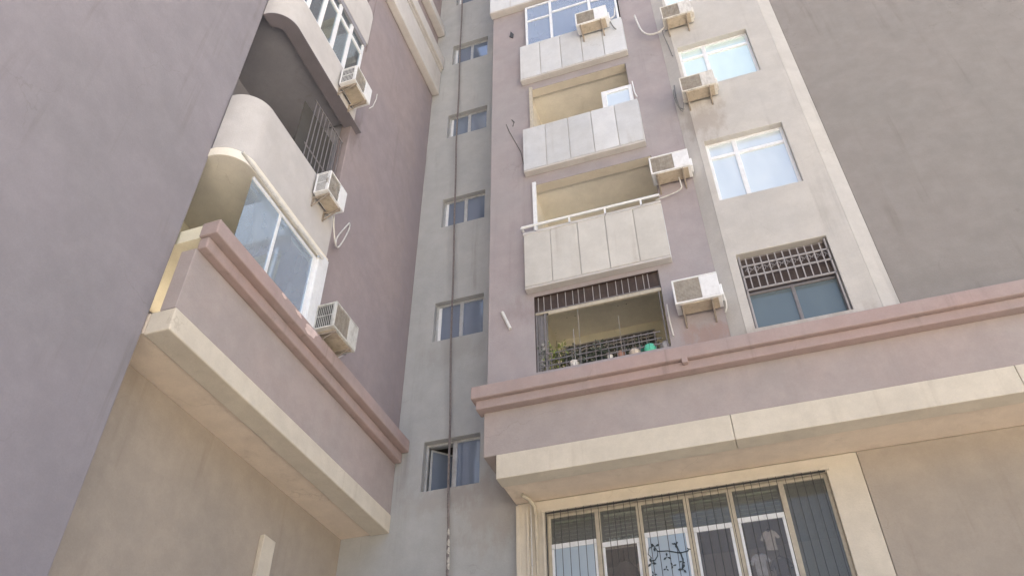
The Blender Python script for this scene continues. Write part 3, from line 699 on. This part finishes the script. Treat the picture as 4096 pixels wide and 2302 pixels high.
# ================================================================== air conditioners
ACY    = simple('ac_yellowed_paint', (.68, .66, .62), .45, var=.08, grime=.4)
ACO    = simple('ac_worn_paint', (.60, .60, .58), .5, var=.1, grime=.5)
def ac(loc, rz, w, h, d, label, hoses=(), pan=True, fan='rect', cm=None):
    ACW = cm or globals()['ACW']
    """origin: middle of the back bottom edge on the wall; front looks along local -Y"""
    t = thing('air_conditioner', loc, label, 'air conditioner', 'outdoor air conditioner units on the walls', rz)
    c = MB(); hw = w/2; gx1 = -hw+w*.60; e = .028*w/.65
    gap = .035   # clearance behind
    f, bk = -d, -gap
    c.box(-hw, f, h-e, hw, bk, h); c.box(-hw, f, 0, hw, bk, e)                        # top and bottom trays
    c.box(-hw, f, e, -hw+e, f+.05, h-e); c.box(-hw, bk-.03, e, -hw+e, bk, h-e)        # left posts
    c.box(gx1, f, e, hw, bk, h-e)                                                     # closed right half
    body = c.build('casing', ACW, t, bevel=.009*w/.65, seg=2)
    k = MB(); k.box(-hw+.03, f+.055, e, gx1, bk-.001, h-e); k.build('coil', ACK, t)
    g = MB()
    if fan == 'rect':
        g.box(-hw+e, f+.012, e, gx1, f+.018, h-e)
        g.build('grille_mesh', ACD, t)
        g = MB(); n = 16
        for i in range(1, n): z = e+(h-2*e)*i/n; g.box(-hw+e, f+.004, z-.0022, gx1, f+.0115, z+.0022)
        for i in range(1, 5): x = -hw+e+(gx1+hw-e)*i/5; g.box(x-.003, f+.001, e, x+.003, f+.0035, h-e)
    else:
        cx, cz, R = (-hw+e+gx1)/2, h/2, (h-2*e)*.48
        for j in range(1, 8):
            rr = R*j/7; g.tube([(cx+rr*math.cos(a), f+.006, cz+rr*math.sin(a)) for a in [2*math.pi*i/20 for i in range(21)]], .003, 4)
        for i in range(8):
            a = math.pi*i/8; g.tube([(cx-R*math.cos(a), f+.01, cz-R*math.sin(a)), (cx+R*math.cos(a), f+.01, cz+R*math.sin(a))], .003, 4)
        k = MB(); k.tube([(cx, f+.03, cz), (cx, f+.05, cz)], R*.95, 20); k.tube([(cx, f+.015, cz), (cx, f+.03, cz)], R*.25, 12); k.build('fan', ACD, t)
        k = MB(); k.box(cx+R, f+.02, e, gx1, f+.045, h-e); k.build('front_plate', ACW, t)
        g.box(-hw+e, f+.002, e, -hw+e+.012, f+.014, h-e)
    g.build('fan_grille', ACD, t)
    k = MB()                                                                         # slatted side vent
    for i in range(9): y = f+.055+(d-gap-.09)*i/8; k.box(-hw+.004, y, e+.01, -hw+.010, y+.007, h-e-.01)
    k.box(-hw+.004, f+.05, h*.5-.006, -hw+.012, bk-.03, h*.5+.006); k.build('side_vent', ACW, t)
    if pan:
        k = MB(); k.box(-hw+.07, f+.03, -.018, hw-.05, bk-.02, -.002); k.build('drip_pan', ACP, t, bevel=.004)
    for sx in (-hw+.09*w/.65, hw-.14*w/.65):
        k = MB(); k.box(sx-.013, f+.0, -.052, sx+.013, 0, -.02); k.box(sx-.013, -.022, -.21*h/.43, sx+.013, 0, -.054)
        k.prism([(sx-.009, f+.02, -.052), (sx-.009, f+.05, -.052), (sx-.009, -.022, -.19*h/.43), (sx-.009, -.022, -.20*h/.43)], (.018, 0, 0))
        k.build('bracket', BRK, t, bevel=.002)
    k = MB(); k.box(hw, f+.09, h*.18, hw+.035, bk-.03, h*.62); k.build('valve_cover', ACW, t, bevel=.01)
    for pts, r, m in hoses:
        k = MB(); sm = []
        P = [Vector(p) for p in pts]; P = [P[0]]+P+[P[-1]]
        for i in range(1, len(P)-2):
            for s_ in range(8):
                u = s_/8; a, b, c_, d_ = P[i-1], P[i], P[i+1], P[i+2]
                sm.append(.5*((2*b)+(c_-a)*u+(2*a-5*b+4*c_-d_)*u*u+(3*b-a-3*c_+d_)*u**3))
        sm.append(P[-2]); k.tube(sm, r, 8); k.build('hose', m, t, smooth=True)
    return t
ac((-.135, FY, 7.20), 0, .66, .45, .32, 'white air conditioner at the right of the grilled lowest balcony, over a rust stain',
   [([(.36, -.12, .2), (.37, -.08, .0), (.33, -.03, -.1)], .012, HOSE)])
ac((-.13, FY, 10.03), 0, .66, .42, .32, 'white air conditioner with drip pipe at the right of the handrail balcony',
   [([(.1, -.12, -.02), (.11, -.12, -.2), (.1, -.1, -.26), (.0, -.06, -.29), (-.35, -.03, -.33)], .011, HOSE)])
ac((.65, BY, 11.86), 0, .62, .42, .30, 'beige air conditioner below the cyan bay window',
   cm=ACY, hoses=[([(-.33, -.05, -.18), (-.40, -.02, -.05), (-.42, -.02, .25), (-.40, -.02, .62)], .014, HOSEG), ([(-.31, -.1, -.05), (-.36, -.03, -.2), (-.42, -.02, -.02), (-.45, -.02, .3), (-.43, -.02, .5)], .009, HOSEG)])
ac((.62, BY, 14.33), 0, .60, .45, .30, 'topmost air conditioner beside the white hose on the beige bay',
   [([(-.30, -.1, .02), (-.42, -.05, -.02), (-.62, -.02, .05), (-.75, -.02, .3), (-.82, -.02, .9)], .02, HOSE), ([(-.33, -.05, .1), (-.34, -.02, -.1), (-.30, -.02, -.5), (-.27, -.02, -.9)], .01, HOSEG)], cm=ACY)
ac((-1.08, PY, 15.02), 0, .68, .46, .30, 'air conditioner fixed in front of the glazed upper balcony',
   [([(.36, -.1, .1), (.42, -.05, -.1), (.5, .08, -.02), (.55, .1, .4)], .012, HOSEG), ([(.36, -.1, .2), (.47, .02, .5), (.5, .1, 1.2)], .016, HOSE)])
PI2 = math.pi/2
ac((WB, 6.72, 11.36), PI2, .56, .42, .34, 'air conditioner under the white window band of the wing', (), True, 'round')
ac((WB, 6.69, 8.62), PI2, .50, .42, .28, 'air conditioner in the middle of the wing with a round fan and a looping hose',
   [([(.26, -.1, .1), (.40, -.05, -.12), (.62, -.0, -.28), (.85, .08, .02), (.98, .08, .45), (.97, .08, .58), (.92, .08, .5), (.72, .08, .05), (.62, .02, -.26)], .012, HOSE)], True, 'round')
ac((-5.24, 7.46, 6.60), PI2, .65, .43, .36, 'lowest air conditioner of the wing, just above the pink cornice',
   [([(.36, -.2, .15), (.45, -.15, .12), (.52, -.05, .16), (.44, -.0, .06), (.38, -.1, .08)], .008, HOSE)], cm=ACO)

# ================================================================== cable
c = MB(); pts = []
key = [(-4.72, 21.3), (-4.618, 19.96), (-4.523, 13.62), (-4.415, 9.245), (-4.314, 5.66), (-4.27, 4.85), (-4.262, 4.4), (-4.25, 3.5), (-4.23, -1.5)]
for i in range(len(key)-1):
    (xa, za), (xb, zb) = key[i], key[i+1]
    for s_ in range(10): u = s_/10; z = za+(zb-za)*u; pts.append((xa+(xb-xa)*u+.006*math.sin(z*2.1), 10.0+.01*math.sin(z*1.3), z))
pts.append((-4.23, 10.0, -1.5))
cr = thing('cable', (-4.4, 10, -1.5), 'long brown cable hanging down the stairwell wall past all its windows', 'cable')
a = MB(); a.tube([p for p in pts if p[2] > 4.85], .019, 8); a.build('sheath', ROPE, cr, smooth=True)
a = MB(); lo = [p for p in pts if p[2] < 5.3]; a.tube(lo, [.0195+.0035*math.sin(i*2.3) for i in range(len(lo))], 8); a.build('sheath', ROPE, cr, smooth=True)
for i, z in enumerate((4.78, 4.62, 4.50, 4.36, 4.28)):
    a = MB(); x_ = -4.266+.02*(4.78-z)/.5; a.tube([(x_, 9.995, z+.05), (x_+.002, 9.99, z), (x_, 9.995, z-.045)], [.016, .024, .017], 8); a.build('tape_wrap', ROPEL, cr, smooth=True)

# ================================================================== plants and pots in the lowest balcony
def leaves(n, c, sp, size, seed, shape=(1, 1)):
    rnd = random.Random(seed); q = MB()
    for _ in range(n):
        x, y, z = (c[i]+rnd.gauss(0, sp[i]) for i in range(3)); z = max(z, 6.745)
        d = Vector((rnd.uniform(-1, 1), rnd.uniform(-1, 1), rnd.uniform(-.6, 1))).normalized(); n_ = d.orthogonal().normalized()
        s = size*rnd.uniform(.6, 1.3); p = Vector((x, min(max(y, 9.28), 9.7), z))
        q.poly([p, p+d*s*.5+n_*s*.28, p+d*s, p+d*s*.5-n_*s*.28])
    return q
def plant(x, y, label, leafm, n, sp, size, h, seed, grp='potted plants on the grilled balcony', flowers=0):
    t = thing('potted_plant', (x, y, 6.735), label, 'plant', grp)
    q = leaves(n, (x, y, 6.74+h*.55), sp, size, seed)
    q.v = [(a-x, b-y, c_-6.735) for a, b, c_ in q.v]; q.build('foliage', leafm, t).__setitem__('kind', 'stuff')
    q = MB(); rnd = random.Random(seed+1)
    for i in range(5):
        a = rnd.uniform(-.6, .6); q.tube([(0, 0, .0), (a*.05, rnd.uniform(-.03, .03), h*.4), (a*.22, rnd.uniform(-.05, .05), h*rnd.uniform(.8, 1.1))], .004, 5)
    q.build('stem', TWIG, t)
    if flowers:
        q = MB()
        for i in range(flowers):
            px, pz = rnd.gauss(0, sp[0]), h*rnd.uniform(.1, 1.0)
            for k_ in range(5):
                a = 2*math.pi*k_/5; q.poly([(px, -.04, pz), (px+.022*math.cos(a-.4), -.05, pz+.022*math.sin(a-.4)), (px+.03*math.cos(a), -.045, pz+.03*math.sin(a)), (px+.022*math.cos(a+.4), -.05, pz+.022*math.sin(a+.4))])
        q.build('flower', PETAL, t)
    return t
plant(-2.57, 9.36, 'pale flowering plant climbing the left end of the balcony grille', LEAFD, 200, (.06, .03, .17), .05, .55, 1, flowers=16)
plant(-2.38, 9.42, 'yellow green leafy plant in the left corner of the grilled balcony', LEAFY, 230, (.09, .05, .14), .065, .55, 2)
plant(-2.2, 9.40, 'dark wiry plant standing left of the white pot', LEAFD, 280, (.13, .05, .09), .055, .36, 3)
plant(-1.8, 9.42, 'dark tangled plant right of the white pot', LEAFD, 600, (.18, .06, .08), .06, .34, 4)
plant(-1.38, 9.44, 'dark bushy plant growing from the terracotta pot', LEAFD, 110, (.05, .04, .06), .045, .36, 5)
plant(-1.05, 9.60, 'dark foliage behind the round bundles on the ledge', LEAFD, 560, (.20, .05, .09), .06, .34, 6)
def pot(name, x, w, h, m, label, cat, y=9.36, rim=True, base=6.735):
    q = MB(); r = w/2
    q.lathe([(r*.7, 0), (r*.85, h*.5), (r*.98, h*.86), (r*1.06, h*.87), (r*1.06, h), (r*.9, h), (r*.85, h*.9)], (0, 0, 0), 18)
    o = q.build(name, m, smooth=True); o.location = (x, y, base); return tag(o, label, cat)
pot('flower_pot', -2.09, .15, .10, POTW, 'white pot standing at the left on the balcony ledge', 'pot')
pot('flower_pot', -1.55, .09, .09, POTW, 'small white pot beside the terracotta pot', 'pot')
pot('flower_pot', -1.385, .12, .11, TERRA, 'terracotta pot in the middle of the balcony ledge', 'pot')
def bundle(x, w, h, m, mk, label, y=9.37):
    t = thing('tied_bundle', (x, y, 6.735), label, 'bundle')
    prof = [(.35, 0), (.8, .08), (.98, .32), (1, .55), (.86, .8), (.55, .95), (.15, 1.0)]
    q = MB(); q.lathe([(r*w/2, z*h) for r, z in prof], (0, 0, 0), 22, .025); q.build('wrap', m, t, smooth=True)
    q = MB(); q.tube([(0, -w*.18-.0, h*1.02), (.004, -w*.42, h*.82), (.006, -w*.52, h*.5), (.004, -w*.47, h*.15)], .004, 6); q.build('string', mk, t)
    q = MB(); q.tube([(0, 0, h*.98), (0, 0, h*1.1)], .008, 6); q.build('knot', mk, t); return t
bundle(-1.18, .17, .13, SAND, ACD, 'cream round bundle tied with string on the ledge')
bundle(-.955, .185, .16, MINT, GREENB, 'mint green round bundle tied with dark string')
q = MB(); q.lathe([(.02, 0), (.022, .12), (.01, .15), (.008, .19)], (0, 0, 0), 12); o = q.build('bottle', GREENB, smooth=True); o.location = (-1.075, 9.38, 6.735); tag(o, 'slim dark green bottle between the two round bundles', 'bottle')
q = MB(); q.lathe([(.075, 0), (.085, .04), (.07, .10), (.04, .15), (.012, .19)], (0, 0, 0), 14, .12); o = q.build('plastic_bag', BAG, smooth=True); o.location = (-.73, 9.38, 6.735); tag(o, 'crumpled grey bag at the right end of the ledge', 'bag')
q = MB(); q.box(-.07, 0, 0, .07, .10, .05)
o = q.build('planter_trough', TROUGH, bevel=.006); o.location = (-1.75, 9.36, 6.737); o.scale = (2.2, 1, 1.6); tag(o, 'low dark planter trough under the tangled plant', 'planter')

# ================================================================== behind the ground floor window
def curtain(x0, x1, y, z0, z1, m, label):
    q = MB(); n = 40
    for i in range(n):
        u = x0+(x1-x0)*i/(n-1)
        for z in (z0, z1): q.v.append((u, y+.02*math.sin(u*42)+.01*math.sin(u*95), z))
    for i in range(n-1): a = 2*i; q.f.append((a, a+2, a+3, a+1)); q.m.append(0)
    o = q.build('curtain', m, smooth=True); md = o.modifiers.new('thickness', 'SOLIDIFY'); md.thickness = .004
    return tag(o, label, 'curtain')
curtain(-2.76, -2.1, 10.24, 2.6, 4.36, BLUEC, 'pale blue curtain in the leftmost ground floor pane')
curtain(-1.50, -.88, 10.24, 2.6, 4.36, BLUEC, 'pale blue curtain behind the branch pattern')
def blind(x0, x1, ztop, zbot, y, label, m=SLAT):
    t = thing('window_blind', ((x0+x1)/2, y, ztop), label, 'blind', 'rolled blinds behind the ground floor window')
    z = ztop; p0 = None; i = 0
    h = MB(); h.box(-(x1-x0)/2, -.02, -.03, (x1-x0)/2, .02, 0); h.build('head_rail', m, t)
    while z > zbot:
        if p0 is None:
            q = MB(); q.prism([(-(x1-x0)/2, -.03, -.008), (-(x1-x0)/2, .03, .02), (-(x1-x0)/2, .03, .026), (-(x1-x0)/2, -.03, -.002)], (x1-x0, 0, 0)); p0 = q.build('slat', m, t); p0.location.z = z-ztop-.06
        else:
            c_ = p0.copy(); COL.objects.link(c_); c_.location.z = z-ztop-.06; c_.rotation_euler.y = random.uniform(-.006, .006)
            if i % 3 == 0: c_.data = p0.data
        z -= .055; i += 1
    return t
blind(-2.75, -2.15, 4.80, 4.47, 10.235, 'olive slatted blind in the leftmost ground floor pane')
blind(-2.03, -1.58, 4.80, 4.47, 10.235, 'slatted blind in the second ground floor pane', SLATL)
blind(-1.46, -.93, 4.80, 4.47, 10.235, 'slatted blind above the branch pattern', SLATL)
blind(-.81, -.35, 4.80, 4.45, 10.235, 'slatted blind in the fourth ground floor pane', SLAT)
blind(-.22, .32, 4.80, 4.47, 10.235, 'slatted blind in the pane with the hanging clothes', SLAT)
q = MB()
for (a, b_) in ((-2.74, -2.12), (-2.04, -1.58), (-1.48, -.93)):
    n = 22
    for i in range(n):
        u0_, u1_ = a+(b_-a)*i/n, a+(b_-a)*(i+1)/n; zt = 4.42+random.uniform(-.015, .03)
        q.box(u0_, 10.205, 4.29, u1_-.003, 10.211, zt)
tag(q.build('ruffled_valance', PELM), 'white ruffled valance strips across the ground floor window', 'valance')
# dome lamp shade shape, hanging clothes, branch decal
t = thing('lamp_shade', (-1.84, 10.45, 3.66), 'dark rounded shade low in the second ground floor pane', 'lamp shade')
q = MB(); q.lathe([(.19, 0), (.20, .18), (.19, .34), (.155, .44), (.09, .51), (.02, .54)], (0, 0, 0), 22); q.build('shade', DARKC, t, smooth=True)
q = MB(); q.tube([(0, 0, .54), (0, 0, 1.35)], .006, 6); q.build('cord', BLK, t)
def shirt(x, z, s, m, label):
    t = thing('hanging_clothes', (x, 10.215, z), label, 'clothes')
    pts = [(-.05, .0), (-.13, -.05), (-.2, -.19), (-.14, -.22), (-.11, -.15), (-.10, -.42), (.1, -.44), (.10, -.14), (.15, -.2), (.2, -.17), (.13, -.04), (.05, 0), (0, -.04)]
    q = MB(); q.prism([(a*s, -.01, b_*s) for a, b_ in pts], (0, .02, 0)); q.build('shirt', m, t, bevel=.004)
    q = MB(); q.tube([(0, 0, .08), (.015, 0, .06), (0, 0, .02), (-.09*s, 0, -.03), (.09*s, 0, -.03), (0, 0, .02)], .004, 5); q.build('hanger', BLK, t)
shirt(.10, 4.26, .62, POTW, 'pale shirt hanging in the fifth ground floor pane')
shirt(-.08, 3.98, .66, WHITES, 'bluish white shirt hanging lower left of the pale shirt')
shirt(.16, 3.9, .75, DARKC, 'dark garment hanging below the pale shirt')
dc = MB(); y = 10.112
def dl(pts, r): dc.tube([(a, y, b_) for a, b_ in pts], r, 5)
X = lambda u: -1.47+u*.54
dl([(-1.45, 4.02), (-1.38, 4.03), (-1.34, 4.08), (-1.33, 4.14), (-1.2, 4.13), (-1.05, 4.08), (-.95, 4.09), (-.92, 4.12)], .007)
dl([(-1.33, 4.14), (-1.37, 4.22), (-1.44, 4.20), (-1.46, 4.12), (-1.42, 4.06)], .006)
dl([(-1.05, 4.08), (-1.07, 4.17), (-1.10, 4.22)], .008); dl([(-1.04, 4.09), (-1.02, 3.98), (-1.05, 3.86)], .009)
for (cx, cz, s_) in ((-1.36, 4.21, .03), (-1.22, 4.05, .026), (-1.16, 3.93, .022), (-1.25, 3.90, .018), (-1.04, 3.87, .03), (-1.43, 4.0, .03), (-1.03, 3.97, .02), (-1.09, 4.2, .022), (-.93, 4.11, .014), (-1.42, 3.85, .02)):
    s_ *= 1.5
    for k_ in range(3):
        a = k_*2.1+cx*9; dc.prism([(cx, y-.003, cz), (cx+s_*math.cos(a-.35), y-.003, cz+s_*math.sin(a-.35)), (cx+1.5*s_*math.cos(a), y-.003, cz+1.5*s_*math.sin(a)), (cx+s_*math.cos(a+.35), y-.003, cz+s_*math.sin(a+.35))], (0, .004, 0))
o = dc.build('branch_decal', INK, gwin); 
fix(B); fix(WG); fix(cr)
